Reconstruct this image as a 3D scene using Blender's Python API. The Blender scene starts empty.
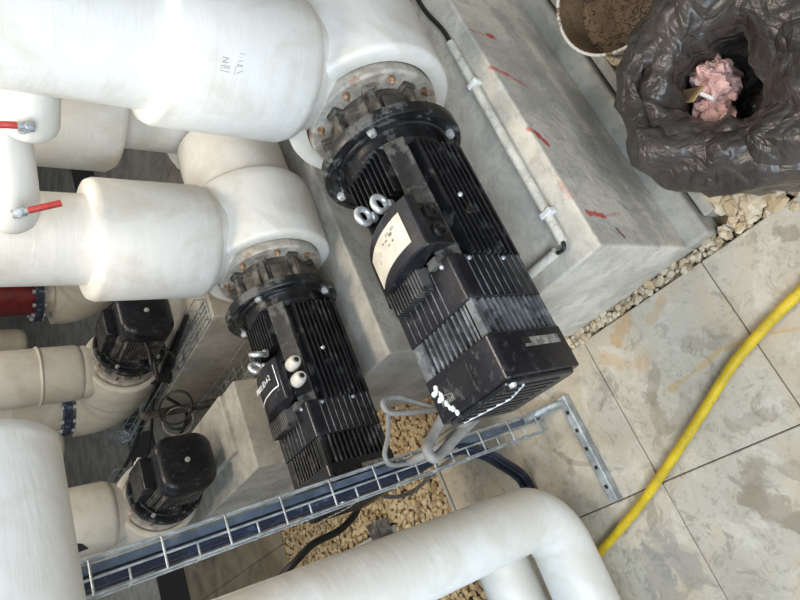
import bpy, math, random
from mathutils import Vector, Matrix
random.seed(7)
PI = math.pi
S = bpy.context.scene
COL = S.collection

# ------------------------------------------------------------------ camera
cam_d = bpy.data.cameras.new('camera'); cam = bpy.data.objects.new('camera', cam_d); COL.objects.link(cam)
RX = Vector((-0.368511, -0.519228, -0.771105))      # picture right in the world
DN = Vector((-0.843033, 0.536235, 0.041808))        # picture down in the world
FW = Vector((0.391786, 0.665473, -0.635334))        # view direction
CAM = Vector((0, 0, 1.5))
M = Matrix((( RX.x, -DN.x, -FW.x, CAM.x), (RX.y, -DN.y, -FW.y, CAM.y), (RX.z, -DN.z, -FW.z, CAM.z), (0, 0, 0, 1)))
cam.matrix_world = M
cam_d.sensor_width = 36; cam_d.lens = 614.4 / 800 * 36; cam_d.clip_start = 0.02; cam_d.clip_end = 60
S.camera = cam

# ------------------------------------------------------------------ world, lamps, exposure
W = bpy.data.worlds.new('world'); S.world = W; W.use_nodes = True
W.node_tree.nodes['Background'].inputs[0].default_value = (0.82, 0.91, 1.0, 1)
W.node_tree.nodes['Background'].inputs[1].default_value = 0.30

def area(name, loc, target, size, energy, color):
    d = bpy.data.lights.new(name, 'AREA'); d.shape = 'RECTANGLE'; d.size, d.size_y = size
    d.energy = energy; d.color = color
    o = bpy.data.objects.new(name, d); COL.objects.link(o); o.location = loc
    o.rotation_euler = (Vector(target) - Vector(loc)).to_track_quat('-Z', 'Y').to_euler()
    return o
area('ceiling_lamp_light', (0.75, 0.95, 2.95), (0.70, 0.70, 0), (1.3, 0.6), 50, (1.0, 0.88, 0.72))
area('ceiling_lamp_light', (2.6, 2.2, 3.0), (2.4, 2.4, 0), (1.3, 0.6), 20, (1.0, 0.90, 0.77))
area('daylight_opening_light', (-1.35, 0.1, 1.95), (0.2, 1.0, 1.0), (1.2, 1.2), 38, (0.62, 0.81, 1.0))
area('daylight_opening_light', (-1.2, -1.2, 2.2), (0.5, 0.9, 0.6), (1.6, 1.2), 44, (0.95, 0.97, 1.0))
S.view_settings.view_transform = 'Standard'
S.view_settings.look = 'None'
S.view_settings.gamma = 1
S.view_settings.use_curve_mapping = False
S.view_settings.exposure = 0.14

# ------------------------------------------------------------------ materials
def new_mat(name):
    m = bpy.data.materials.new(name); m.use_nodes = True
    nt = m.node_tree; b = nt.nodes['Principled BSDF']
    return m, nt, b
def N(nt, t, **kw):
    n = nt.nodes.new(t)
    for k, v in kw.items(): setattr(n, k, v)
    return n
def LK(nt, a, b): nt.links.new(a, b)
def math_n(nt, op, a, b=None, c=None, clamp=False):
    n = N(nt, 'ShaderNodeMath', operation=op); n.use_clamp = clamp
    for i, v in enumerate((a, b, c)):
        if v is None: continue
        if isinstance(v, (int, float)): n.inputs[i].default_value = v
        else: LK(nt, v, n.inputs[i])
    return n.outputs[0]
def vm(nt, op, a, b=None):
    n = N(nt, 'ShaderNodeVectorMath', operation=op)
    for i, v in enumerate((a, b)):
        if v is None: continue
        if isinstance(v, (tuple, list)): n.inputs[i].default_value = v
        else: LK(nt, v, n.inputs[i])
    return n
def noise(nt, vec, scale, detail=4, rough=0.6, dist=0.0):
    n = N(nt, 'ShaderNodeTexNoise'); n.inputs['Scale'].default_value = scale
    n.inputs['Detail'].default_value = detail; n.inputs['Roughness'].default_value = rough
    n.inputs['Distortion'].default_value = dist
    LK(nt, vec, n.inputs['Vector'])
    return math_n(nt, 'ADD', math_n(nt, 'MULTIPLY', math_n(nt, 'SUBTRACT', n.outputs['Fac'], 0.5), 1.9), 0.5, clamp=True)
def ramp(nt, fac, stops):
    r = N(nt, 'ShaderNodeValToRGB'); e = r.color_ramp.elements
    while len(e) < len(stops): e.new(0.5)
    for el, (p, c) in zip(e, stops):
        el.position = p; el.color = (*c, 1) if len(c) == 3 else c
    LK(nt, fac, r.inputs[0]); return r.outputs[0]
def mix(nt, fac, a, b, mode='MIX'):
    n = N(nt, 'ShaderNodeMix', data_type='RGBA', blend_type=mode)
    if isinstance(fac, (int, float)): n.inputs[0].default_value = fac
    else: LK(nt, fac, n.inputs[0])
    for i, v in ((6, a), (7, b)):
        if isinstance(v, (tuple, list)): n.inputs[i].default_value = (*v, 1) if len(v) == 3 else v
        else: LK(nt, v, n.inputs[i])
    return n.outputs[2]
def bump(nt, b, h, strength, dist):
    n = N(nt, 'ShaderNodeBump'); n.inputs['Strength'].default_value = strength; n.inputs['Distance'].default_value = dist
    LK(nt, h, n.inputs['Height']); LK(nt, n.outputs[0], b.inputs['Normal'])
def coords(nt):
    return N(nt, 'ShaderNodeTexCoord').outputs['Object']
def mapr(nt, v, a, b, c=0.0, d=1.0):
    n = N(nt, 'ShaderNodeMapRange'); n.interpolation_type = 'SMOOTHSTEP'
    LK(nt, v, n.inputs[0]); n.inputs[1].default_value = a; n.inputs[2].default_value = b
    n.inputs[3].default_value = c; n.inputs[4].default_value = d
    return n.outputs[0]
def seg_mask(nt, P, nz, p0, p1, w, rag=0.6):
    """1 near the segment p0-p1, 0 beyond w, with a ragged edge."""
    p0 = Vector(p0); p1 = Vector(p1); ba = p1 - p0
    pa = vm(nt, 'SUBTRACT', P, tuple(p0)).outputs[0]
    h = math_n(nt, 'MULTIPLY', vm(nt, 'DOT_PRODUCT', pa, tuple(ba)).outputs['Value'], 1.0 / max(ba.length_squared, 1e-9), clamp=True)
    sc = vm(nt, 'SCALE', tuple(ba)); LK(nt, h, sc.inputs['Scale'])
    d = vm(nt, 'LENGTH', vm(nt, 'SUBTRACT', pa, sc.outputs[0]).outputs[0]).outputs['Value']
    d2 = math_n(nt, 'ADD', d, math_n(nt, 'MULTIPLY', math_n(nt, 'SUBTRACT', nz, 0.5), w * 2.2 * rag))
    return mapr(nt, d2, w, w * 0.55)

def simple(name, col, rough=0.5, metal=0.0, var=0.12, scale=30, bmp=0.0, bscale=60, spec=0.5, dust=None):
    m, nt, b = new_mat(name); P = coords(nt)
    f = noise(nt, P, scale)
    c = ramp(nt, f, [(0.3, tuple(x * (1 - var) for x in col)), (0.7, tuple(min(1, x * (1 + var)) for x in col))])
    if dust:
        dc, amt, ds = dust
        k = mapr(nt, noise(nt, P, ds, 6, 0.7), 0.62 - amt * 0.25, 0.8 - amt * 0.2)
        c = mix(nt, math_n(nt, 'MULTIPLY', k, 0.5), c, dc)
        rr = math_n(nt, 'ADD', math_n(nt, 'MULTIPLY', k, 0.4), rough, clamp=True); LK(nt, rr, b.inputs['Roughness'])
    else: b.inputs['Roughness'].default_value = rough
    LK(nt, c, b.inputs['Base Color']); b.inputs['Metallic'].default_value = metal
    b.inputs['Specular IOR Level'].default_value = spec
    if bmp: bump(nt, b, noise(nt, P, bscale, 5), bmp, 0.01)
    return m

MAT = {}
def insul(name, col, warm):
    m, nt, b = new_mat(name); P = coords(nt)
    f = noise(nt, P, 5, 5, 0.6, 0.4)
    c = ramp(nt, f, [(0.35, warm), (0.6, col)])
    g = mapr(nt, noise(nt, P, 26, 8, 0.75), 0.74, 0.9)
    c = mix(nt, math_n(nt, 'MULTIPLY', g, 0.18), c, (0.42, 0.36, 0.27))
    LK(nt, c, b.inputs['Base Color']); b.inputs['Roughness'].default_value = 0.48
    mp = N(nt, 'ShaderNodeMapping'); mp.inputs['Scale'].default_value = (5, 5, 30); LK(nt, P, mp.inputs[0])
    h1 = noise(nt, mp.outputs[0], 1.0, 4, 0.6, 0.6)
    h2 = noise(nt, P, 9, 3)
    bump(nt, b, math_n(nt, 'ADD', h1, math_n(nt, 'MULTIPLY', h2, 1.5)), 0.09, 0.010)
    return m
MAT['insul'] = insul('white_insulation', (0.80, 0.79, 0.75), (0.70, 0.67, 0.60))
MAT['insul_cream'] = insul('cream_insulation', (0.70, 0.65, 0.55), (0.60, 0.54, 0.44))
MAT['black'] = simple('black_motor_paint', (0.011, 0.011, 0.013), 0.33, var=0.3, scale=20, bmp=0.08, bscale=120, dust=((0.11, 0.105, 0.10), 0.2, 18))
MAT['black_clean'] = simple('black_gloss_paint', (0.010, 0.010, 0.014), 0.3, var=0.3, scale=20, dust=((0.08, 0.08, 0.08), 0.0, 60))
MAT['black_dusty'] = simple('dusty_black_paint', (0.014, 0.014, 0.015), 0.36, var=0.4, scale=18, bmp=0.08, bscale=120, dust=((0.20, 0.20, 0.195), 0.35, 16))
MAT['chalky'] = simple('chalky_black_paint', (0.10, 0.105, 0.11), 0.42, var=0.5, scale=14, bmp=0.08, bscale=120, dust=((0.30, 0.31, 0.32), 0.6, 20))
MAT['ridge'] = simple('scuffed_black_paint', (0.035, 0.034, 0.033), 0.45, var=0.4, scale=16, bmp=0.1, dust=((0.20, 0.19, 0.175), 0.8, 12))
MAT['castgrey'] = simple('grey_cast_iron', (0.085, 0.078, 0.068), 0.5, var=0.4, scale=22, bmp=0.15, dust=((0.30, 0.27, 0.23), 0.5, 18))
MAT['flange'] = simple('rusty_grey_flange', (0.42, 0.39, 0.34), 0.6, var=0.25, scale=26, bmp=0.15, dust=((0.26, 0.10, 0.03), 0.35, 24))
MAT['rust'] = simple('rusty_bolt', (0.24, 0.13, 0.06), 0.8, var=0.45, scale=60, bmp=0.4, bscale=150, dust=((0.45, 0.40, 0.34), 0.6, 60))
MAT['zinc'] = simple('galvanized_steel', (0.42, 0.46, 0.48), 0.5, metal=0.6, var=0.25, scale=30, bmp=0.05, dust=((0.5, 0.48, 0.43), 0.2, 40))
MAT['silver'] = simple('bright_zinc', (0.72, 0.74, 0.75), 0.32, metal=0.6, var=0.15, scale=60)
MAT['label'] = simple('dirty_paper', (0.66, 0.60, 0.50), 0.6, var=0.1, scale=30)
MAT['plate'] = simple('worn_nameplate', (0.34, 0.33, 0.31), 0.4, metal=0.3, var=0.4, scale=70)
MAT['white_paint'] = simple('white_paint', (0.8, 0.8, 0.79), 0.5, var=0.08, scale=40)
MAT['gland'] = simple('pale_gland_plastic', (0.60, 0.56, 0.50), 0.4, var=0.1, scale=50)
MAT['hole'] = simple('hole_shade_and_black', (0.02, 0.016, 0.014), 0.6, var=0.3, scale=50)  # near-black paints the shade inside holes and slots; also dark logo, floor strip
MAT['red'] = simple('red_lever_sleeve', (0.42, 0.04, 0.03), 0.45, var=0.15, scale=40)
MAT['darkred'] = simple('dark_red_paint', (0.16, 0.012, 0.012), 0.45, var=0.25, scale=20)
MAT['bluebolt'] = simple('dark_blue_paint', (0.02, 0.03, 0.06), 0.4, var=0.3, scale=30, dust=((0.3, 0.3, 0.3), 0.3, 40))
MAT['yellow'] = simple('yellow_hose_rubber', (0.58, 0.41, 0.012), 0.45, var=0.14, scale=14, dust=((0.36, 0.27, 0.05), 0.15, 50))
MAT['navy'] = simple('navy_cable_sheath', (0.008, 0.016, 0.042), 0.4, var=0.3, scale=20, dust=((0.14, 0.19, 0.30), 0.15, 25))
MAT['slate'] = simple('dark_slate_strut', (0.11, 0.15, 0.215), 0.35, metal=0.2, var=0.2, scale=15, dust=((0.2, 0.22, 0.25), 0.1, 30))
MAT['darkcable'] = simple('black_cable_sheath', (0.014, 0.014, 0.014), 0.42, var=0.3, scale=30)
MAT['greycable'] = simple('grey_flexible_conduit', (0.24, 0.23, 0.22), 0.5, var=0.15, scale=30)
MAT['pvc'] = simple('pale_plastic_conduit', (0.70, 0.67, 0.58), 0.45, var=0.12, scale=25, dust=((0.34, 0.30, 0.24), 0.25, 40))
MAT['foam'] = simple('pink_rag', (0.62, 0.38, 0.34), 0.85, var=0.2, scale=50, bmp=0.5, bscale=80)
MAT['card'] = simple('brown_cardboard', (0.36, 0.24, 0.12), 0.8, var=0.2, scale=40)
MAT['ink'] = simple('grey_marker_ink', (0.50, 0.50, 0.51), 0.7, var=0.1)
MAT['blackink'] = simple('black_ink', (0.02, 0.02, 0.02), 0.6, var=0.1)

# concrete pavers on the floor (joints and stains in world-sized coordinates)
JX, JY, PX, PY = -0.025, 0.56, 0.43, 0.394
def paver_mat():
    m, nt, b = new_mat('concrete_pavers'); P = coords(nt)
    sx = N(nt, 'ShaderNodeSeparateXYZ'); LK(nt, P, sx.inputs[0])
    ix = math_n(nt, 'FLOOR', math_n(nt, 'DIVIDE', math_n(nt, 'SUBTRACT', sx.outputs[0], JX), PX))
    iy = math_n(nt, 'FLOOR', math_n(nt, 'DIVIDE', math_n(nt, 'SUBTRACT', sx.outputs[1], JY), PY))
    cv = N(nt, 'ShaderNodeCombineXYZ'); LK(nt, ix, cv.inputs[0]); LK(nt, iy, cv.inputs[1])
    wn = N(nt, 'ShaderNodeTexWhiteNoise'); wn.noise_dimensions = '3D'; LK(nt, cv.outputs[0], wn.inputs['Vector'])
    f = noise(nt, P, 4.5, 7, 0.62, 0.5)
    c = ramp(nt, f, [(0.25, (0.36, 0.31, 0.24)), (0.5, (0.50, 0.445, 0.355)), (0.8, (0.60, 0.54, 0.435))])
    c = mix(nt, 0.42, c, ramp(nt, wn.outputs['Value'], [(0.0, (0.40, 0.38, 0.325)), (1.0, (0.56, 0.50, 0.40))]))
    g = mapr(nt, noise(nt, P, 13, 9, 0.72, 0.9), 0.55, 0.72)
    c = mix(nt, math_n(nt, 'MULTIPLY', g, 0.6), c, (0.25, 0.215, 0.165))
    g2 = mapr(nt, noise(nt, vm(nt, 'ADD', P, (2.7, 8.1, 0)).outputs[0], 38, 8, 0.75, 0.5), 0.58, 0.7)
    c = mix(nt, math_n(nt, 'MULTIPLY', g2, 0.4), c, (0.24, 0.21, 0.17))
    tn = mapr(nt, noise(nt, vm(nt, 'ADD', P, (9.7, 3.1, 0)).outputs[0], 3.2, 5, 0.6, 0.8), 0.5, 0.68)
    c = mix(nt, math_n(nt, 'MULTIPLY', tn, 0.4), c, (0.52, 0.41, 0.27))
    w = mapr(nt, noise(nt, vm(nt, 'ADD', P, (5.3, 1.1, 0)).outputs[0], 10, 9, 0.7, 0.6), 0.56, 0.74)
    c = mix(nt, math_n(nt, 'MULTIPLY', w, 0.5), c, (0.64, 0.59, 0.50))
    nz = noise(nt, P, 17, 8, 0.72, 0.6)
    for (p0, p1, wd, col, k) in STAINS:
        mk = seg_mask(nt, P, nz, (*p0, 0), (*p1, 0), wd * 1.15, 1.0)
        c = mix(nt, math_n(nt, 'MULTIPLY', mk, k * .95), c, col)
    # far pavers mixed to a darker grey, then a brown muddy area
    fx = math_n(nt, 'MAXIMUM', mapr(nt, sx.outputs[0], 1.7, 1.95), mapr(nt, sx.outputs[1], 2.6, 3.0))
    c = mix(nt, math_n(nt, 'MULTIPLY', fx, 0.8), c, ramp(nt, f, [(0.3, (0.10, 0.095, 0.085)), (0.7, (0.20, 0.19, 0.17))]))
    mud = math_n(nt, 'MULTIPLY', mapr(nt, math_n(nt, 'ADD', sx.outputs[1], math_n(nt, 'MULTIPLY', nz, 0.3)), 3.0, 3.3), mapr(nt, sx.outputs[0], 1.3, 1.1))
    c = mix(nt, math_n(nt, 'MULTIPLY', mud, 0.85), c, ramp(nt, f, [(0.3, (0.17, 0.13, 0.075)), (0.7, (0.31, 0.245, 0.15))]))
    LK(nt, c, b.inputs['Base Color']); b.inputs['Roughness'].default_value = 0.72
    h = math_n(nt, 'ADD', noise(nt, P, 45, 6, 0.7), math_n(nt, 'MULTIPLY', g, -0.4))
    bump(nt, b, h, 0.25, 0.008)
    return m
RU = (0.50, 0.27, 0.07); DKS = (0.25, 0.205, 0.145)
STAINS = [
    ((0.315, 0.92), (0.255, 0.83), 0.020, RU, 0.35), ((0.375, 0.80), (0.345, 0.86), 0.022, RU, 0.5),
    ((0.36, 0.70), (0.345, 0.74), 0.018, RU, 0.35),
    ((0.165, 0.80), (0.175, 0.72), 0.008, (0.52, 0.33, 0.12), 0.6), ((0.175, 0.72), (0.19, 0.64), 0.008, (0.52, 0.33, 0.12), 0.6),
    ((0.19, 0.64), (0.18, 0.56), 0.007, (0.52, 0.33, 0.12), 0.5), ((0.17, 0.52), (0.14, 0.44), 0.004, (0.50, 0.30, 0.10), 0.55),
    ((0.235, 0.80), (0.16, 0.86), 0.014, DKS, 0.5), ((0.16, 0.86), (0.10, 0.86), 0.024, DKS, 0.55), ((0.12, 0.78), (0.08, 0.84), 0.02, DKS, 0.35),
    ((0.24, 0.70), (0.20, 0.62), 0.02, DKS, 0.4), ((0.03, 0.70), (0.02, 0.64), 0.02, DKS, 0.45),
    ((-0.07, 0.72), (-0.13, 0.76), 0.03, DKS, 0.55), ((-0.13, 0.76), (-0.20, 0.70), 0.035, DKS, 0.6), ((-0.20, 0.70), (-0.27, 0.66), 0.03, DKS, 0.6),
    ((-0.10, 0.66), (-0.12, 0.60), 0.022, DKS, 0.5), ((-0.28, 0.62), (-0.33, 0.60), 0.03, (0.24, 0.19, 0.11), 0.6),
    ((-0.16, 1.05), (-0.24, 1.02), 0.05, (0.22, 0.21, 0.20), 0.5), ((-0.20, 1.10), (-0.30, 1.10), 0.05, (0.20, 0.195, 0.19), 0.5),
    ((-0.12, 0.59), (-0.122, 0.55), 0.007, (0.62, 0.34, 0.04), 0.7), ((-0.125, 0.50), (-0.126, 0.47), 0.008, (0.62, 0.34, 0.04), 0.8),
    ((0.17, 1.22), (0.12, 1.19), 0.010, DKS, 0.55), ((0.12, 1.19), (0.09, 1.20), 0.010, DKS, 0.5), ((0.12, 1.19), (0.08, 1.10), 0.008, DKS, 0.5),
    ((0.335, 0.37), (0.34, 0.38), 0.022, (0.23, 0.19, 0.14), 0.65),
]
MAT['paver'] = paver_mat()
MAT['dirt'] = simple('damp_sandy_bed', (0.30, 0.24, 0.16), 0.9, var=0.35, scale=20, bmp=0.4, bscale=50)

def concrete_mat(name, base, marks=(), var=0.16):
    m, nt, b = new_mat(name); P = coords(nt)
    f = noise(nt, P, 6, 7, 0.65, 0.4)
    c = ramp(nt, f, [(0.3, tuple(x * (1 - var * 1.4) for x in base)), (0.7, tuple(x * (1 + var) for x in base))])
    g = mapr(nt, noise(nt, P, 22, 9, 0.75), 0.54, 0.72)
    c = mix(nt, math_n(nt, 'MULTIPLY', g, 0.45), c, tuple(x * 0.6 for x in base))
    nz = noise(nt, P, 70, 5, 0.7)
    for (p0, p1, wd, col, k) in marks:
        c = mix(nt, math_n(nt, 'MULTIPLY', seg_mask(nt, P, nz, p0, p1, wd), k), c, col)
    LK(nt, c, b.inputs['Base Color']); b.inputs['Roughness'].default_value = 0.8
    bump(nt, b, math_n(nt, 'ADD', noise(nt, P, 60, 6, 0.7), noise(nt, P, 12, 3)), 0.3, 0.008)
    return m
RP = (0.60, 0.05, 0.04); WP = (0.62, 0.64, 0.65)
FY = 0.553
MARKS1 = [((1.075, FY, .395), (1.075, FY, .335), .006, RP, .35), ((1.078, FY, .325), (1.078, FY, .305), .010, RP, .9),
          ((1.078, FY, .30), (1.095, FY, .215), .004, WP, .7),
          ((.947, FY, .412), (.932, FY, .352), .009, RP, .6), ((.932, FY, .352), (.906, FY, .30), .006, RP, .6),
          ((.89, FY, .40), (.87, FY, .385), .013, WP, .6),
          ((.753, FY, .405), (.735, FY, .380), .009, RP, .7), ((.735, FY, .380), (.705, FY, .365), .010, RP, .9),
          ((.62, FY, .41), (.56, FY, .40), .012, RP, .3),
          ((.512, FY, .372), (.507, FY, .322), .010, RP, .85), ((.507, FY, .322), (.517, FY, .250), .006, RP, .3),
          ((.498, FY, .372), (.465, FY, .295), .0025, WP, .8), ((.472, FY, .30), (.452, FY, .292), .007, (.20, .08, .09), .8),
          ((1.2, FY, .10), (.46, FY, .10), .03, (0.30, 0.31, 0.30), .35), ((1.2, FY, .20), (.46, FY, .17), .04, (0.24, 0.245, 0.23), .35)]
MAT['conc1'] = concrete_mat('pale_cast_concrete', (0.63, 0.585, 0.50), MARKS1)
MAT['conc'] = concrete_mat('grey_cast_concrete', (0.45, 0.425, 0.375))
MAT['conc_light'] = concrete_mat('cream_concrete', (0.50, 0.47, 0.40))
MAT['conc_dark'] = concrete_mat('dull_concrete_wall', (0.20, 0.19, 0.17))

def gravel_mat(name, stops):
    m, nt, b = new_mat(name)
    g = N(nt, 'ShaderNodeNewGeometry')
    c = ramp(nt, g.outputs['Random Per Island'], stops)
    P = coords(nt)
    c = mix(nt, math_n(nt, 'MULTIPLY', noise(nt, P, 60, 4), 0.5), c, (0.26, 0.20, 0.12))
    LK(nt, c, b.inputs['Base Color']); b.inputs['Roughness'].default_value = 0.8
    return m
MAT['gravel'] = gravel_mat('cream_gravel', [(0.0, (0.62, 0.52, 0.38)), (0.45, (0.72, 0.63, 0.48)), (0.8, (0.56, 0.42, 0.25)), (1.0, (0.34, 0.27, 0.18))])
MAT['gravel_tan'] = gravel_mat('tan_gravel', [(0.0, (0.50, 0.36, 0.18)), (0.5, (0.62, 0.48, 0.28)), (0.85, (0.40, 0.26, 0.12)), (1.0, (0.22, 0.15, 0.09))])

def bag_mat():
    m, nt, b = new_mat('dark_bin_bag_plastic'); P = coords(nt)
    c = ramp(nt, noise(nt, P, 8, 4), [(0.3, (0.040, 0.033, 0.029)), (0.7, (0.066, 0.056, 0.050))])
    LK(nt, c, b.inputs['Base Color']); b.inputs['Roughness'].default_value = 0.34
    v = N(nt, 'ShaderNodeTexVoronoi'); v.feature = 'DISTANCE_TO_EDGE'; v.inputs['Scale'].default_value = 13
    d = vm(nt, 'ADD', P, None)
    nn = N(nt, 'ShaderNodeTexNoise'); nn.inputs['Scale'].default_value = 7; LK(nt, P, nn.inputs['Vector'])
    sc = vm(nt, 'SCALE', nn.outputs['Color']); sc.inputs['Scale'].default_value = 0.25
    LK(nt, sc.outputs[0], d.inputs[1]); LK(nt, d.outputs[0], v.inputs['Vector'])
    h = math_n(nt, 'ADD', math_n(nt, 'MINIMUM', v.outputs['Distance'], 0.22), math_n(nt, 'MULTIPLY', noise(nt, P, 16, 3, 0.5, 1.2), 0.5))
    bump(nt, b, h, 0.6, 0.025)
    return m
MAT['bag'] = bag_mat()
def bucket_mat():
    m, nt, b = new_mat('rust_streaked_white_bucket'); P = coords(nt)
    r = mapr(nt, noise(nt, P, 16, 7, 0.7, 0.8), 0.52, 0.62)
    c = mix(nt, r, (0.62, 0.59, 0.52), (0.20, 0.11, 0.045))
    LK(nt, c, b.inputs['Base Color']); b.inputs['Roughness'].default_value = 0.65
    return m
MAT['bucket'] = bucket_mat()
def mud_mat():
    m, nt, b = new_mat('cracked_brown_residue'); P = coords(nt)
    v = N(nt, 'ShaderNodeTexVoronoi'); v.feature = 'DISTANCE_TO_EDGE'; v.inputs['Scale'].default_value = 6; LK(nt, vm(nt, 'ADD', P, vm(nt, 'SCALE', N(nt, 'ShaderNodeTexNoise').outputs['Color']).outputs[0]).outputs[0], v.inputs['Vector'])
    k = mapr(nt, v.outputs['Distance'], 0.0, 0.05)
    c = mix(nt, k, (0.035, 0.02, 0.01), ramp(nt, noise(nt, P, 9, 5), [(0.3, (0.085, 0.052, 0.028)), (0.7, (0.19, 0.125, 0.07))]))
    LK(nt, c, b.inputs['Base Color']); b.inputs['Roughness'].default_value = 0.4
    bump(nt, b, k, 0.5, 0.01)
    return m
MAT['mud'] = mud_mat()
def glass_mat():
    m, nt, b = new_mat('clear_bottle_plastic')
    b.inputs['Base Color'].default_value = (0.8, 0.86, 0.86, 1); b.inputs['Roughness'].default_value = 0.12
    b.inputs['Transmission Weight'].default_value = 0.9; b.inputs['IOR'].default_value = 1.15
    return m
MAT['clear'] = glass_mat()

# ------------------------------------------------------------------ mesh helpers
class MB:
    def __init__(s): s.v = []; s.f = []
    def add(s, vs, fs, mat=None):
        o = len(s.v)
        s.v += [tuple(mat @ Vector(p)) if mat else tuple(p) for p in vs]
        s.f += [tuple(i + o for i in f) for f in fs]
        return s
    def box(s, x0, x1, y0, y1, z0, z1, mat=None):
        vs = [(x, y, z) for x in (x0, x1) for y in (y0, y1) for z in (z0, z1)]
        return s.add(vs, [(0, 1, 3, 2), (4, 6, 7, 5), (0, 4, 5, 1), (2, 3, 7, 6), (0, 2, 6, 4), (1, 5, 7, 3)], mat)
    def prism(s, poly, a0, a1, axis='x', mat=None):
        """poly of (u, v): axis x -> (y, z), axis y -> (x, z), axis z -> (x, y)."""
        n = len(poly)
        def pt(u, v, a): return (a, u, v) if axis == 'x' else (u, a, v) if axis == 'y' else (u, v, a)
        vs = [pt(u, v, a0) for u, v in poly] + [pt(u, v, a1) for u, v in poly]
        fs = [(i, (i + 1) % n, n + (i + 1) % n, n + i) for i in range(n)] + [tuple(range(n))[::-1], tuple(range(n, 2 * n))]
        return s.add(vs, fs, mat)
    def lathe(s, prof, c=(0, 0, 0), axis='z', n=48, closed=False, caps=True):
        """prof of (r, h) revolved about the axis through c."""
        vs = []; m = len(prof)
        for r, h in prof:
            for k in range(n):
                a = 2 * PI * k / n; u, w = r * math.cos(a), r * math.sin(a)
                p = (u, w, h) if axis == 'z' else (h, u, w) if axis == 'x' else (w, h, u)
                vs.append((p[0] + c[0], p[1] + c[1], p[2] + c[2]))
        fs = []
        for i in range(m if closed else m - 1):
            j = (i + 1) % m
            for k in range(n):
                k2 = (k + 1) % n
                fs.append((i * n + k, i * n + k2, j * n + k2, j * n + k))
        if not closed and caps:
            if prof[0][0] > 1e-6: fs.append(tuple(range(n))[::-1])
            if prof[-1][0] > 1e-6: fs.append(tuple(range((m - 1) * n, m * n)))
        return s.add(vs, fs)
    def tube(s, pts, r, n=12, caps=True, rr=None):
        P = [Vector(p) for p in pts]; m = len(P); vs = []; prev = None
        for i in range(m):
            t = (P[min(i + 1, m - 1)] - P[max(i - 1, 0)]).normalized()
            if prev is None:
                ref = Vector((0, 0, 1)) if abs(t.z) < 0.9 else Vector((1, 0, 0))
                u = (ref - t * ref.dot(t)).normalized()
            else: u = (prev - t * prev.dot(t)).normalized()
            prev = u; w = t.cross(u); rad = rr[i] if rr else r
            for k in range(n):
                a = 2 * PI * k / n; vs.append(P[i] + (u * math.cos(a) + w * math.sin(a)) * rad)
        fs = [(i * n + k, i * n + (k + 1) % n, (i + 1) * n + (k + 1) % n, (i + 1) * n + k) for i in range(m - 1) for k in range(n)]
        if caps: fs += [tuple(range(n))[::-1], tuple(range((m - 1) * n, m * n))]
        return s.add(vs, fs)
    def torus(s, c, R, r, mat3=None, n=28, k=12, a0=0, a1=2 * PI):
        pts = []
        for i in range(n + 1):
            a = a0 + (a1 - a0) * i / n
            p = Vector((R * math.cos(a), R * math.sin(a), 0))
            if mat3: p = mat3 @ p
            pts.append(p + Vector(c))
        return s.tube(pts, r, k)
def rounded(hu, hv, r, cu=0, cv=0, n=5):
    out = []
    for sx, sy, a0 in ((1, 1, 0), (-1, 1, 90), (-1, -1, 180), (1, -1, 270)):
        for i in range(n + 1):
            a = math.radians(a0 + 90 * i / n)
            out.append((cu + sx * (hu - r) + r * math.cos(a), cv + sy * (hv - r) + r * math.sin(a)))
    return out
def spline(pts, k=8):
    P = [Vector(p) for p in pts]; out = []
    for i in range(len(P) - 1):
        p0 = P[max(i - 1, 0)]; p1 = P[i]; p2 = P[i + 1]; p3 = P[min(i + 2, len(P) - 1)]
        for j in range(k):
            t = j / k
            out.append(0.5 * ((2 * p1) + (p2 - p0) * t + (2 * p0 - 5 * p1 + 4 * p2 - p3) * t * t + (3 * p1 - p0 - 3 * p2 + p3) * t ** 3))
    out.append(P[-1]); return out

def obj(name, mb, mat, parent=None, smooth=40, bevel=0.0, seg=2):
    me = bpy.data.meshes.new(name); me.from_pydata(mb.v, [], mb.f); me.update()
    me.materials.append(MAT[mat] if isinstance(mat, str) else mat)
    if smooth:
        for p in me.polygons: p.use_smooth = True
        me.set_sharp_from_angle(angle=math.radians(smooth))
    o = bpy.data.objects.new(name, me); COL.objects.link(o)
    if parent: o.parent = parent
    if bevel:
        b = o.modifiers.new('bevel', 'BEVEL'); b.width = bevel; b.segments = seg; b.limit_method = 'ANGLE'; b.angle_limit = math.radians(50)
    return o
def tag(o, label, cat, group=None, kind=None):
    o['label'] = label; o['category'] = cat
    if group: o['group'] = group
    if kind: o['kind'] = kind
    return o
def thing(name, label, cat, loc=(0, 0, 0), rz=0, group=None):
    o = bpy.data.objects.new(name, None); COL.objects.link(o); o.location = loc; o.rotation_euler = (0, 0, rz)
    o.empty_display_size = 0.1
    return tag(o, label, cat, group)
def struct(o): o['kind'] = 'structure'; return o
def copy_tree(o, parent=None):
    c = o.copy(); COL.objects.link(c)
    if parent: c.parent = parent
    for ch in list(o.children): copy_tree(ch, c)
    return c
def text_mesh(s, size, ext=0.0004):
    cu = bpy.data.curves.new('txt', 'FONT'); cu.body = s; cu.size = size; cu.extrude = ext; cu.align_x = 'CENTER'; cu.align_y = 'CENTER'
    t = bpy.data.objects.new('txt', cu); COL.objects.link(t)
    bpy.context.view_layer.update()
    me = bpy.data.meshes.new_from_object(t.evaluated_get(bpy.context.evaluated_depsgraph_get()))
    COL.objects.unlink(t); bpy.data.objects.remove(t); bpy.data.curves.remove(cu)
    return me
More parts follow.
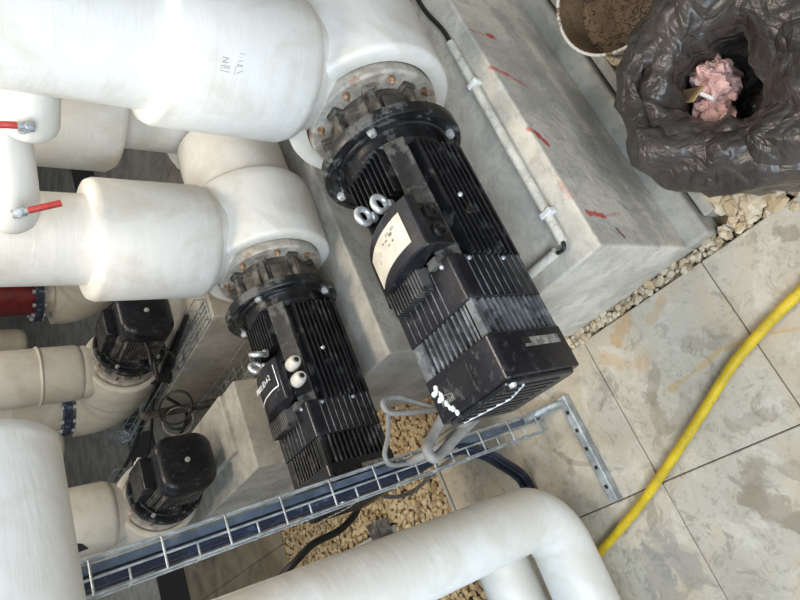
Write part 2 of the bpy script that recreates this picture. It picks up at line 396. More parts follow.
def text_obj(name, s, size, mat, M4, parent):
    me = text_mesh(s, size); me.transform(M4); me.materials.clear(); me.materials.append(MAT[mat])
    o = bpy.data.objects.new(name, me); COL.objects.link(o); o.parent = parent
    return o
def frame(o, xa, ya):
    """4x4 with the text's x along xa, y along ya, origin o."""
    xa = Vector(xa).normalized(); ya = Vector(ya); ya = (ya - xa * ya.dot(xa)).normalized(); za = xa.cross(ya)
    return Matrix(((xa.x, ya.x, za.x, o[0]), (xa.y, ya.y, za.y, o[1]), (xa.z, ya.z, za.z, o[2]), (0, 0, 0, 1)))

# ------------------------------------------------------------------ setting
mb = MB(); mb.box(-4, 9, -4, 10, -0.14, -0.06); struct(obj('ground', mb, 'dirt', smooth=0))
fl = MB(); G = 0.0022
def slab_area(x0, x1, y0, y1):
    """lays pavers of the joint grid inside the rectangle."""
    i0 = math.floor((x0 - JX) / PX + 1e-6); i1 = math.ceil((x1 - JX) / PX - 1e-6)
    j0 = math.floor((y0 - JY) / PY + 1e-6); j1 = math.ceil((y1 - JY) / PY - 1e-6)
    for i in range(i0, i1):
        for j in range(j0, j1):
            a, b_ = max(x0, JX + i * PX), min(x1, JX + (i + 1) * PX); c, d = max(y0, JY + j * PY), min(y1, JY + (j + 1) * PY)
            if b_ - a < 0.02 or d - c < 0.02: continue
            dz = random.uniform(-0.003, 0.0)
            fl.box(a + G / 2, b_ - G / 2, c + G / 2, d - G / 2, -0.06, dz)
slab_area(-3, .392, -3, JY + 2 * PY)                       # the walkway
slab_area(JX, 0.43, JY + 2 * PY, JY + 3 * PY)
slab_area(-3, JX, JY + 2 * PY, JY + 3 * PY)
slab_area(-3, 7.8, 3.12, 8.8)                                # far pavers, muddy in part
slab_area(1.95, 7.8, -3, 3.12)
struct(obj('floor', fl, 'paver', smooth=0, bevel=0.0025, seg=1))
mb = MB(); mb.box(0.172, 0.215, 2.13, 3.1, -0.06, 0.012); struct(obj('kerb', mb, 'conc', smooth=0, bevel=0.003))
mb = MB(); mb.box(-3, 0.43, 1.742, 1.755, -0.06, 0.004); struct(obj('trim_1', mb, 'conc', smooth=0))
mb = MB(); mb.box(7.8, 8.0, -3, 9, -0.06, 3.4); struct(obj('wall_far', mb, 'conc_dark', smooth=0))
mb = MB(); mb.box(-3, 8, 8.8, 9.0, -0.06, 3.4); struct(obj('wall_side', mb, 'conc_dark', smooth=0))

# plinths
def plinth(name, x0, x1, y0, y1, h, mat, label, bev=0.006, tier=None):
    m = MB(); m.box(x0, x1, y0, y1, -0.06, h)
    if tier: m.box(*tier)
    o = obj(name, m, mat, smooth=0, bevel=bev)
    tag(o, label, 'concrete plinth', 'concrete pump plinths'); return o
p1 = plinth('concrete_plinth', 0.426, 2.0, 0.553, 0.985, 0.40, 'conc1', 'concrete plinth with red paint marks on its side, beside the black bin bag')
p2 = plinth('concrete_plinth', 0.552, 2.0, 1.226, 1.70, 0.45, 'conc', 'grey concrete plinth under the front motor with two pale gland plugs')
mb = MB(); mb.box(0.425, 2.0, 0.494, 0.56, -0.06, 0.035)
obj('footing', mb, 'conc_light', p1, smooth=0, bevel=0.01, seg=3)
mb = MB(); mb.box(0.47, 2.0, 0.458, 0.487, -0.06, 0.018); tag(obj('edging_strip', mb, 'conc', smooth=0, bevel=0.004), 'low grey edging strip along the foot of the red-marked plinth', 'edging')
p3 = plinth('concrete_plinth', 0.608, 1.0, 2.30, 3.6, 0.40, 'conc_light', 'cream concrete plinth under the rear motor with round cap bolt nearest the tray',
            tier=(0.73, 0.99, 2.42, 3.6, 0.3, 0.425))
p4 = plinth('concrete_plinth', 1.318, 1.75, 2.30, 3.6, 0.40, 'conc_light', 'cream concrete plinth with a wire tray along its top edge')
mb = MB(); mb.box(0.58, 1.02, 2.24, 3.7, -0.06, 0.05); obj('footing', mb, 'conc_light', p3, smooth=0, bevel=0.006)
mb = MB(); mb.box(1.24, 1.31, 2.2, 3.7, -0.06, 0.02); tag(obj('edging_strip', mb, 'conc_light', smooth=0, bevel=0.004), 'flat pale edging strip at the foot of the plinth carrying the wire tray', 'edging')

# gravel
def stone(mbx, x, y, z, s):
    n = 6
    ax = s * random.uniform(0.75, 1.35); ay = s * random.uniform(0.6, 1.0); az = s * random.uniform(0.28, 0.5)
    ang = random.uniform(0, PI); tx = random.uniform(-.35, .35); ty = random.uniform(-.35, .35)
    ring = lambda r, h: [(r * math.cos(2 * PI * k / n + .3 * h) * random.uniform(.8, 1.15), r * math.sin(2 * PI * k / n + .3 * h) * random.uniform(.8, 1.15), h * random.uniform(.8, 1.2)) for k in range(n)]
    vs = ring(.62, -.7) + ring(1, 0.05) + ring(.62, .8)
    fs = [(i * n + k, i * n + (k + 1) % n, (i + 1) * n + (k + 1) % n, (i + 1) * n + k) for i in range(2) for k in range(n)]
    fs += [tuple(range(n))[::-1], tuple(range(2 * n, 3 * n))]
    T = Matrix.Translation((x, y, z)) @ Matrix.Rotation(ang, 4, 'Z') @ Matrix.Rotation(tx, 4, 'X') @ Matrix.Rotation(ty, 4, 'Y') @ Matrix.Diagonal((ax, ay, az, 1))
    mbx.add(vs, fs, T)
def gravel(rects, s, mat, label, step=1.25):
    m = MB()
    for (x0, x1, y0, y1, zt) in rects:
        nx = max(1, int((x1 - x0) / (s * step))); ny = max(1, int((y1 - y0) / (s * step)))
        for lay in range(3):
            for i in range(nx):
                for j in range(ny):
                    x = x0 + (i + .5 + random.uniform(-.5, .5)) * (x1 - x0) / nx; y = y0 + (j + .5 + random.uniform(-.5, .5)) * (y1 - y0) / ny
                    stone(m, x, y, zt - .030 + lay * .011 + random.uniform(-.006, .008), s * random.uniform(.55, 1.25))
    o = obj('gravel', m, mat, smooth=0); tag(o, label, 'gravel', kind='stuff'); return o
gravel([(0.425, 1.5, -0.45, 0.455, 0.012), (0.372, 0.43, -0.4, 0.40, 0.0)], 0.023, 'gravel', 'loose cream gravel around the bin bag and rusty bucket', 1.15)
gravel([(0.394, 0.428, 0.40, 1.3, 0.004)], 0.0125, 'gravel', 'narrow line of cream gravel between plinth foot and walkway pavers', 1.2)
gravel([(0.225, 0.545, 1.765, 3.1, 0.0), (0.44, 0.55, 1.35, 1.765, 0.0), (0.55, 2.0, 1.72, 2.22, 0.0), (1.03, 1.30, 2.22, 4.2, 0.0)], 0.015, 'gravel_tan', 'tan gravel bed between the two rows of pumps', 1.3)
gravel([(-0.5, 0.165, 2.13, 2.5, -.012), (-0.5, 0.23, 1.765, 2.13, 0.0)], 0.015, 'gravel_tan', 'tan gravel glimpsed below the bent white pipe', 1.5)

# ------------------------------------------------------------------ pumps (local x away from the fan end, origin under the pump body on the floor)
ZA = 0.622
def bolts_on(mbx, x0, x1, R, n, r, c=(0, ZA), a0=0.0):
    for k in range(n):
        a = a0 + 2 * PI * k / n
        y, z = c[0] + R * math.cos(a), c[1] + R * math.sin(a)
        mbx.prism([(y + r * math.cos(PI / 3 * q), z + r * math.sin(PI / 3 * q)) for q in range(6)], x0, x1)
def lantern(t):
    g = MB(); g.lathe([(0.0, -.126), (.150, -.126), (.1545, -.121), (.1545, -.104), (.152, -.092), (0.0, -.092)], (0, 0, ZA - .002), 'x', 56)
    fo = obj('pump_flange', g, 'flange', t)
    for k in range(8):
        b = MB(); a = 2 * PI * (k + .5) / 8 + .1
        b.lathe([(.0, -.148), (.004, -.145), (.005, -.137), (.0085, -.136), (.009, -.126), (0, -.124)], (0, .136 * math.cos(a), ZA + .134 * math.sin(a)), 'x', 6); obj('flange_bolt', b, 'rust', fo, bevel=.001)
    l = MB(); l.lathe([(0, -.225), (.102, -.225), (.104, -.19), (.108, -.126), (0, -.126)], (0, 0, ZA), 'x', 40)
    for k in range(8):
        a = 2 * PI * k / 8 + .1
        T = Matrix.Translation((0, 0, ZA)) @ Matrix.Rotation(a, 4, 'X')
        l.box(-.228, -.126, .09, .128, -.008, .008, T)
        l.box(-.140, -.126, .10, .132, -.016, .016, T)
        T2 = Matrix.Translation((0, 0, ZA)) @ Matrix.Rotation(a + PI / 8, 4, 'X'); l.box(-.226, -.150, .09, .112, -.026, .026, T2)
    obj('motor_bracket', l, 'castgrey', t, bevel=.003)
    d = MB(); d.lathe([(.10, -.222), (.160, -.222), (.164, -.226), (.164, -.247), (.161, -.251), (.150, -.251), (.146, -.246), (.118, -.243), (.112, -.252), (.112, -.272), (.102, -.282), (0, -.284)], (0, 0, ZA), 'x', 64)
    d_ = d
    do = obj('motor_flange', d, 'black_dusty', t)
    for k in range(4):
        bb = MB(); a = .62 + k * PI / 2; bb.lathe([(0, -.262), (.008, -.261), (.0105, -.254), (.0105, -.246), (0, -.244)], (0, .140 * math.cos(a), ZA + .140 * math.sin(a)), 'x', 6); obj('flange_bolt', bb, 'silver', do)
    m = MB(); m.torus((-.246, 0, ZA), .128, .006, Matrix.Rotation(PI / 2, 3, 'Y'), 40, 8); obj('raised_ring', m, 'black', do)

def big_motor(t, glands, labelled):
    CY, CZ = -.006, ZA - .008
    X0, X1 = -.275, -.575                      # body, from flange to shroud
    c = MB(); h = .083
    c.prism([(CY - h, CZ - h + .02), (CY - h + .02, CZ - h), (CY + h - .02, CZ - h), (CY + h, CZ - h + .02), (CY + h, CZ + h - .03), (CY + h - .03, CZ + h), (CY - h + .03, CZ + h), (CY - h, CZ + h - .03)], X1, X0)
    # corner ribs at 45 degrees facing the walkway and the far side
    rg = MB()
    for s in (1,):
        T = Matrix.Translation((0, CY, CZ)) @ Matrix.Rotation(s * PI / 4, 4, 'X')
        rg.box(X1, X0, -.024, .024, .06, .121, T)
    obj('corner_ridge', rg, 'ridge', t, bevel=.003)
    T = Matrix.Translation((0, CY, CZ)) @ Matrix.Rotation(-PI / 4, 4, 'X'); c.box(X1, X0, -.024, .024, .06, .121, T)
    c.box(X1, X0, CY - .10, CY - .05, CZ - .10, CZ - .086); c.box(X1, X0, CY + .05, CY + .10, CZ - .10, CZ - .086)
    body = obj('motor_body', c, 'black', t, bevel=.003)
    f = MB()
    for i in range(10):                        # cooling ribs along the body, both flanks and the top
        z = CZ - .088 + i * .0145
        for s in (-1, 1):
            f.box(X1, X0 - .01, CY + s * .08, CY + s * (.112 if i > 1 else .104), z - .0022, z + .0022)
    for i in range(9):
        y = CY - .058 + i * .0145
        f.box(-.39, X0 - .005, y - .0022, y + .0022, CZ + .08, CZ + .116)
        f.box(X1, X0, y - .0022, y + .0022, CZ - .110, CZ - .08)
    obj('cooling_ribs', f, 'black', body, smooth=0, bevel=.001, seg=1)
    s_ = MB()
    s_.lathe([(0, -.006), (.004, -.005), (.006, 0), (0, .002)], (-.435, CY - .112, CZ + .004), 'y', 12); obj('drain_plug', s_, 'silver', body)
    s_ = MB(); s_.lathe([(.003, .001), (.003, -.003), (.007, -.003), (.008, .001)], (-.475, CY - .112, CZ + .002), 'y', 14); obj('drain_hole', s_, 'hole', body)
    # terminal box on top: an arched cover and a flank with two cable entries
    tb = MB(); xa, xb = -.56, -.445
    ys = [(-.112 + .232 * i / 16) for i in range(17)]
    top = [(CY + y, CZ + .163 - 2.3 * max(0, y + .06) ** 2 - .3 * max(0, -.08 - y)) for y in ys]
    tb.prism(top + [(CY + .120, CZ + .065), (CY - .112, CZ + .132)], xa, xb)
    bx = obj('terminal_box_cover', tb, 'black_clean', t, bevel=.004)
    e = MB(); e.box(xa + .012, xb - .008, CY - .100, CY - .02, CZ + .07, CZ + .122)
    obj('terminal_box', e, 'black', t, bevel=.003)
    for x in (-.475, -.52):
        g = MB()
        if glands:
            g.lathe([(0, -.002), (.017, -.002), (.018, -.012), (.0165, -.030), (.012, -.038), (0, -.038)], (x, CY - .104, CZ + .112), 'y', 20)
            go = obj('cable_gland', g, 'gland', t, smooth=50)
            q = MB(); q.lathe([(0, -.0385), (.007, -.0395), (0, -.040)], (x, CY - .104, CZ + .112), 'y', 14); obj('gland_hole', q, 'hole', go)
        else:
            g.lathe([(.006, -.002), (.0165, -.002), (.0165, -.008), (.012, -.009), (.011, -.004), (0, -.004)], (x, CY - .099, CZ + .099), 'y', 20)
            obj('knockout', g, 'black_dusty', t, smooth=50)
    # strip on the cover: follows the arch
    def on_cover(y): return CZ + .163 - 2.3 * max(0, y + .06) ** 2 - .3 * max(0, -.08 - y)
    def strip(x0, x1, y0, y1, name, mat, lift=.0012, n=10):
        m = MB(); vs = []
        for i in range(n + 1):
            y = y0 + (y1 - y0) * i / n
            for dz in (lift, lift * .3):
                for x in (x0, x1): vs.append((x, CY + y, on_cover(y) + dz))
        fs = []
        for i in range(n):
            a, b_ = i * 4, i * 4 + 4
            fs += [(a, a + 1, b_ + 1, b_), (a, b_, b_ + 2, a + 2), (a + 1, a + 3, b_ + 3, b_ + 1)]
        m.add(vs, fs); return obj(name, m, mat, bx, smooth=60)
    if labelled:
        st = strip(-.535, -.468, -.085, .075, 'paper_label', 'label')
        k = MB()
        for (px, py, l, w) in [(-.482, -.035, .003, .012), (-.488, -.045, .003, .01), (-.482, -.055, .003, .01), (-.49, -.025, .002, .008), (-.495, .012, .006, .004), (-.505, .024, .004, .005), (-.488, -.012, .002, .005), (-.502, -.03, .002, .007), (-.502, -.045, .002, .006)]:
            z = on_cover(py) + .0012
            k.box(px - l, px + l, CY + py - w / 2, CY + py + w / 2, z - .0003, z + .0006)
        obj('pen_marks', k, 'plate', st, smooth=0)
    else:
        y0 = -.075
        strip(-.522, -.519, -.10, .035, 'white_line', 'white_paint'); strip(-.519, -.462, -.1015, -.099, 'white_line', 'white_paint')
        me_y = -.045
        za = on_cover(me_y) + .0012
        sl = 2 * 2.3 * (me_y + .06)
        text_obj('lettering', 'P003 ID-4-2', .021, 'white_paint', frame((-.488, CY + me_y + .012, za - .0006), (0, -1, sl), (1, 0, 0)), bx)
        m = MB(); vs = [(-.475, .07), (-.505, .075), (-.55, .098), (-.475, .09)]
        m.add([(x, CY + y, on_cover(y) + .0014) for x, y in vs] + [(x, CY + y, on_cover(y) - .001) for x, y in vs], [(0, 1, 2, 3), (7, 6, 5, 4), (0, 4, 5, 1), (1, 5, 6, 2), (2, 6, 7, 3), (3, 7, 4, 0)])
        obj('white_flash', m, 'white_paint', bx, smooth=0)
    # finned neck behind the box
    nk = MB(); nk.box(-.60, -.56, CY - .075, CY + .07, CZ + .07, CZ + .098)
    for i in range(12):
        y = CY - .03 + i * .009
        nk.box(-.605, -.555, y - .002, y + .002, CZ + .09, CZ + .128)
    nk.box(-.578, -.560, CY - .075, CY - .05, CZ + .08, CZ + .114)
    obj('ribbed_neck', nk, 'ridge', t, smooth=0, bevel=.001, seg=1)
    # shroud, recessed grille, end cover
    def sq(hh, r): return rounded(hh, hh, r, CY, CZ)
    sh = MB(); sh.prism(sq(.101, .012), -.667, -.571)
    so = obj('drive_shroud', sh, 'black_clean', t, bevel=.002)
    r = MB()
    for i in range(9):
        u = -.075 + i * .0185
        if i > 1: r.box(-.664, -.576, CY + u - .0009, CY + u + .0009, CZ + .100, CZ + .1024)
        r.box(-.664, -.576, CY - .1024, CY - .100, CZ - u - .0009 - .012, CZ - u + .0009 - .012)
    obj('shroud_ribs', r, 'chalky', so, smooth=0)
    for (y, z) in ((CY + .066, CZ + .101), (CY - .07, CZ + .101)):
        sc = MB(); sc.lathe([(0, .004), (.004, .003), (.005, 0), (0, -.002)], (-.582, y, z), 'z', 12); obj('shroud_screw', sc, 'silver', so)
    for z in (CZ + .055, CZ - .04):
        sc = MB(); sc.lathe([(0, -.004), (.004, -.003), (.005, 0), (0, .002)], (-.582, CY - .101, z), 'y', 12); obj('shroud_screw', sc, 'silver', so)
    gr = MB(); gr.prism(sq(.083, .012), -.741, -.665)
    for i in range(11):
        u = -.078 + i * .0145
        gr.box(-.741, -.665, CY + u - .0028, CY + u + .0028, CZ - .097, CZ + .097)
        gr.box(-.741, -.665, CY - .097, CY + .097, CZ + u - .0028, CZ + u + .0028)
    for sy in (-1, 1):
        for sz in (-1, 1): gr.box(-.741, -.665, min(CY + sy * .07, CY + sy * .097), max(CY + sy * .07, CY + sy * .097), min(CZ + sz * .085, CZ + sz * .097), max(CZ + sz * .085, CZ + sz * .097))
    obj('cooling_grille', gr, 'chalky' if labelled else 'black_dusty', t, smooth=0, bevel=.001, seg=1)
    ec = MB(); ec.prism(sq(.102, .012), -.826, -.739); ec.prism(sq(.094, .02), -.834, -.824)
    eo = obj('end_cover', ec, 'black_clean', t, bevel=.003)
    npl = MB(); npl.box(-.775, -.758, CY - .1035, CY - .1015, CZ - .075, CZ + .025); obj('nameplate', npl, 'plate', eo, smooth=0)
    nd = MB(); nd.box(-.770, -.756, CY - .1038, CY - .1015, CZ + .008, CZ + .030); obj('nameplate_logo', nd, 'hole', eo, smooth=0)
    pn = MB(); pn.box(-.812, -.752, CY - .025, CY + .032, CZ + .1015, CZ + .1035); pn.box(-.805, -.757, CY + .034, CY + .082, CZ + .1015, CZ + .103)
    po = obj('display_panel', pn, 'black', eo, smooth=0, bevel=.0008)
    tk = MB()
    for i in range(9): tk.box(-.800, -.800 + .010 + .003 * (i % 3 == 0), CY + .038 + i * .0042, CY + .0395 + i * .0042, CZ + .1032, CZ + .1038)
    for i in range(9): tk.box(-.788 + .001 * i, -.786 + .001 * i, CY + .038 + i * .004, CY + .040 + i * .004, CZ + .1032, CZ + .1038)
    obj('display_scale', tk, 'plate', po, smooth=0)
    if labelled:
        sp = MB()
        for (x, y, rx, ry) in [(-.762, .072, .008, .006), (-.768, .082, .006, .008), (-.780, .066, .009, .005), (-.785, .074, .006, .007), (-.797, .062, .006, .005), (-.806, .058, .008, .004), (-.812, .052, .006, .006), (-.823, .046, .006, .005)]:
            sp.prism([(x + rx * math.cos(a * PI / 5) * random.uniform(.7, 1.2), CY + y + ry * math.sin(a * PI / 5) * random.uniform(.7, 1.2)) for a in range(10)], CZ + .1015, CZ + .1048, 'z')
        obj('paint_splash', sp, 'white_paint', eo, smooth=0)
    ch = MB()
    for yy, z0, w in ((-.005, .0, .0032),):
        a = (-.8352, CY + .078, CZ + .066); b_ = (-.8352, CY - .012, CZ + .020); c_ = (-.8352, CY - .078, CZ + .05)
        ch.tube([a, b_], .0022, 8); ch.tube([b_, c_], .0022, 8)
    obj('white_chevron', ch, 'white_paint', eo)
    vs_ = MB()
    for i in range(9):
        y = CY - .07 + i * .0175
        vs_.box(-.8365, -.833, y - .004, y + .004, CZ - .06, CZ + .085)
    obj('vent_bars', vs_, 'black', eo, smooth=0, bevel=.001, seg=1)
    cs = MB(); cs.lathe([(0, -.838), (.006, -.838), (.008, -.832), (0, -.83)], (0, CY - .084, CZ + .084), 'x', 14); obj('cover_screw', cs, 'silver', eo)
def eyebolts(t, spots):
    for (x, y, a) in spots:
        e = MB(); e.lathe([(0, 0), (.011, 0), (.011, .010), (.007, .014), (0, .014)], (x, y, ZA + .102), 'z', 16)
        Mx = Matrix.Rotation(a, 3, 'Z') @ Matrix.Rotation(PI / 2, 3, 'X')
        e.torus((x, y, ZA + .132), .0165, .0066, Mx, 24, 10)
        obj('eyebolt', e, 'silver', t)

t1 = thing('pump', 'large black finned pump motor with blank paper label, nearest the bin bag', 'pump', (1.05, 0.7606, 0), 0, 'horizontal pumps in the front row')
lantern(t1); big_motor(t1, False, True); eyebolts(t1, [(-.402, -.036, -.15), (-.388, .020, -.15)])
t2 = thing('pump', 'black finned pump motor with two pale gland plugs and P003 ID-4-2 lettering', 'pump', (1.05, 1.391, 0), 0, 'horizontal pumps in the front row')
lantern(t2); big_motor(t2, True, False); eyebolts(t2, [(-.385, -.016, 1.0), (-.412, .012, .4)])

def small_motor(t):
    CY, CZ = 0, ZA
    c = MB(); c.prism(rounded(.092, .092, .03, CY, CZ), -.50, -.27)
    body = obj('motor_body', c, 'black', t, bevel=.003)
    f = MB()
    for i in range(13):
        u = -.080 + i * .0133
        for s in (-1, 1):
            f.box(-.49, -.29, CY + s * .088, CY + s * .110, CZ + u - .003, CZ + u + .003)
            f.box(-.49, -.29, CY + u - .003, CY + u + .003, CZ + s * .088, CZ + s * .110)
    obj('cooling_ribs', f, 'castgrey', body, smooth=0)
    e = MB(); P = []
    for hh, x in ((.116, -.475), (.120, -.49), (.120, -.535), (.114, -.552), (.100, -.562), (.085, -.566)):
        P.append([(x, y, z) for y, z in rounded(hh, hh, hh * .6, CY, CZ, 10)])
    n = len(P[0]); vs = [p for r in P for p in r]
    fs = [(i * n + k, i * n + (k + 1) % n, (i + 1) * n + (k + 1) % n, (i + 1) * n + k) for i in range(len(P) - 1) for k in range(n)] + [tuple(range(n))[::-1], tuple(range((len(P) - 1) * n, len(P) * n))]
    e.add(vs, fs); eo = obj('end_cap', e, 'black_clean', t)
    b = MB(); b.lathe([(0, -.572), (.010, -.571), (.012, -.564), (0, -.562)], (0, CY, CZ), 'x', 20); obj('cap_bolt', b, 'silver', eo)
    tb = MB(); tb.box(-.47, -.30, CY - .075, CY + .06, CZ + .10, CZ + .16); obj('terminal_box', tb, 'black', t, bevel=.008)
    for x in (-.345, -.385):
        g = MB(); g.lathe([(0, 0), (.015, 0), (.014, -.025), (.008, -.035), (0, -.035)], (x, CY - .07, CZ + .13), 'y', 16); obj('cable_gland', g, 'gland', t)
t3 = thing('pump', 'rear black pump motor with square rounded cap, half behind the front white riser', 'pump', (1.47, 3.03, 0), PI / 2, 'horizontal pumps in the rear row')
lantern(t3); small_motor(t3)
t4 = copy_tree(t3); t4.location = (0.752, 3.03, -.018); t4['label'] = 'rear black pump motor with square rounded cap and centre bolt, just above the cable tray'

# ------------------------------------------------------------------ insulated pipes
def insulated(loc, rz, label, r_pipe, r_case, zc, suction, mat='insul', bead=None, arrow=None, group='insulated pump pipes', top=2.75, rj=.178):
    t = thing('insulated_pipe', label, 'insulated pipe', loc, rz, group)
    z0 = ZA
    j = MB(); j.lathe([(.154, -.090), (.156, -.099), (.160, -.102), (rj - .012, -.102), (rj - .003, -.098), (rj, -.088), (rj + .002, -.03), (rj + .008, .10), (rj + .007, .128), (rj, .14), (rj - .018, .144), (0, .144)], (0, 0, z0 - .001), 'x', 64, caps=False)
    jo = obj('pump_jacket', j, mat, t, smooth=50)
    ZC0 = .81
    col = MB(); col.lathe([(.10, ZC0 - .012), (r_case - .022, ZC0 - .010), (r_case - .008, ZC0 - .002), (r_case, ZC0 + .02), (r_case, zc - .018), (r_case - .006, zc - .004), (r_case - .018, zc), (r_pipe - .01, zc + .004)], (0, 0, 0), 'z', 64, caps=False)
    obj('discharge_jacket', col, mat, t, smooth=50)
    nk = MB(); nk.lathe([(.112, z0), (.115, .72), (.120, .76), (.132, .785), (r_case - .012, ZC0 + .004)], (0, 0, 0), 'z', 64, caps=False); obj('neck_jacket', nk, mat, jo, smooth=50)
    p = MB(); p.lathe([(r_pipe, zc - .05), (r_pipe, top)], (0, 0, 0), 'z', 64); po = obj('riser_jacket', p, mat, t)
    if bead:
        b = MB(); b.torus((0, 0, bead), r_case + .001, .007, None, 60, 10); obj('jacket_bead', b, mat, t)
    if arrow:
        a = MB(); vs = []
        for (da, z) in arrow[1]:
            a0 = arrow[0] + da
            for q in (.0015, -.002): vs.append(((r_pipe + q) * math.cos(a0), (r_pipe + q) * math.sin(a0), z))
        a.add(vs, [(0, 2, 4), (5, 3, 1), (0, 1, 3, 2), (2, 3, 5, 4), (4, 5, 1, 0)]); obj('flow_arrow', a, 'blackink', po, smooth=0)
    if suction:
        xs, rs, rr, zt, rc, zc0 = suction      # elbow centre x, elbow radius, riser radius, elbow top, valve jacket radius and its foot
        e = MB(); bend = .13
        pts = [(.10, 0, z0), (xs - bend, 0, z0)] + [(xs - bend + bend * math.sin(a), 0, z0 + bend - bend * math.cos(a)) for a in [PI / 2 * i / 10 for i in range(1, 11)]] + [(xs, 0, zt)]
        e.tube(pts, rs, 48); obj('suction_elbow_jacket', e, mat, t, smooth=50)
        s = MB(); s.lathe([(rr, zt - .02), (rr, top)], (xs, 0, 0), 'z', 48); obj('suction_riser_jacket', s, mat, t)
        if rc:
            v = MB(); v.lathe([(rr, zc0), (rc - .03, zc0), (rc - .012, zc0 + .006), (rc, zc0 + .025), (rc, zc0 + .55), (rc - .02, zc0 + .57), (rr, zc0 + .57)], (xs, 0, 0), 'z', 56, caps=False); obj('valve_jacket', v, mat, t, smooth=50)
    return t
q1 = insulated((1.05, .7606, 0), 0, 'thick white insulated riser feeding the large pump beside the bin bag', .130, .157, 1.115, (.50, .165, .117, .72, .195, .957), rj=.198)
def riser_marks(root, r, marks):
    m = MB()
    for (a, z, da, dz) in marks:
        p = [((r + .0004) * math.cos(a + da * q), (r + .0004) * math.sin(a + da * q), z + dz * q) for q in (0, .5, 1)]
        m.tube(p, .0007, 5)
    obj('handwritten_marks', m, 'ink', root, smooth=0)
riser_marks(q1, .1572, [(-2.67, 1.025, .0, -.018), (-2.67, 1.025, .06, 0), (-2.61, 1.025, .0, -.018), (-2.63, 1.020, .0, -.012), (-2.57, 1.024, .0, -.012), (-2.57, 1.024, .05, -.012), (-2.52, 1.024, .0, -.012),
    (-2.69, 0.998, .09, 0), (-2.67, 0.994, .05, -.012), (-2.59, 0.996, .03, -.012), (-2.59, 0.984, .03, .012), (-2.53, 0.994, .015, -.01), (-2.49, 0.990, .02, .0), (-2.44, 0.992, .0, -.01)])
q2 = insulated((1.05, 1.391, 0), 0, 'thick white insulated riser feeding the front pump with gland plugs', .117, .161, 1.115, (.505, .165, .117, .72, .195, .957), rj=.194)
q3 = insulated((1.47, 3.03, 0), PI / 2, 'cream insulated pipe of the rear pump half behind the front riser', .134, .136, 1.35, (.37, .178, .12, .80, None, 0), 'insul_cream', bead=.99, group='insulated rear pump pipes', rj=.185)
q4 = insulated((.752, 3.03, -.018), PI / 2, 'cream insulated pipe of the rear pump just above the cable tray', .134, .150, 1.10, (.37, .178, .12, .80, None, 0), 'insul_cream', group='insulated rear pump pipes', rj=.185)
m = MB(); pts = [(-.52, .93), (-.30, .955), (-.18, 1.0), (-.02, .985), (.10, 1.03), (.16, 1.06), (.02, 1.065), (-.2, 1.055), (-.45, 1.05), (-.60, .99)]
vs = [((.150 + q) * math.cos(2.55 + a), (.150 + q) * math.sin(2.55 + a), z) for q in (.004, -.003) for a, z in pts]; n = len(pts)
m.add(vs, [tuple(range(n)), tuple(range(n, 2 * n))[::-1]] + [(i, n + i, n + (i + 1) % n, (i + 1) % n) for i in range(n)]); obj('torn_dark_patch', m, 'blackink', q4, smooth=0)
q5 = insulated((2.18, 3.03, 0), PI / 2, 'distant cream insulated pipe elbow seen under the front white riser', .134, .150, 1.10, (.37, .185, .12, .80, None, 0), 'insul_cream', group='insulated rear pump pipes', rj=.185)

def valve_body(t_loc, label, neck):
    v = thing('butterfly_valve', label, 'valve', t_loc, 0, 'bolted valves on the rear pipes')
    m = MB(); m.lathe([(.12, -.02), (.165, -.02), (.165, .02), (.12, .02)], (0, 0, 0), 'z', 40, closed=True); obj('valve_ring', m, 'bluebolt', v)
    for k in range(12):
        b = MB(); a = 2 * PI * k / 12; b.lathe([(0, -.035), (.012, -.035), (.012, .035), (0, .035)], (.148 * math.cos(a), .148 * math.sin(a), 0), 'z', 8); obj('valve_bolt', b, 'silver', v)
    r = MB(); r.lathe([(.126, .02), (.126, .24)], (0, 0, 0), 'z', 40); obj('valve_neck', r, neck, v)
    return v
valve_body((1.47, 3.40, .835), 'bolted dark blue valve on the rear elbow beside the hanging black cables', 'insul_cream')
valve_body((2.18, 3.40, .875), 'bolted dark blue valve with dark red body on the farthest elbow', 'darkred')

def strainer(loc, r, label):
    t = thing('strainer', label, 'strainer', loc, 0, 'insulated strainers of the rear pumps')
    m = MB(); m.lathe([(0, 0), (r - .03, .0), (r - .008, .012), (r, .04), (r + .004, .20), (r - .004, .30), (r, .9)], (0, 0, 0), 'z', 48); jo = obj('strainer_jacket', m, 'insul_cream', t, smooth=50)
    a = MB(); vs = []
    for (da, z) in ((-.42, .24), (-.42, .13), (.02, .185)):
        a0 = -2.35 + da
        for q in (.006, -.004): vs.append(((r + q) * math.cos(a0), (r + q) * math.sin(a0), z))
    a.add(vs, [(0, 2, 4), (5, 3, 1), (0, 1, 3, 2), (2, 3, 5, 4), (4, 5, 1, 0)]); obj('flow_arrow', a, 'blackink', jo, smooth=0)
    return t
strainer((1.30, 3.52, .84), .105, 'cream insulated strainer with black arrow below the rear bolted valve')
strainer((1.98, 3.62, .92), .085, 'small pale strainer with black arrow below the farthest bolted valve')

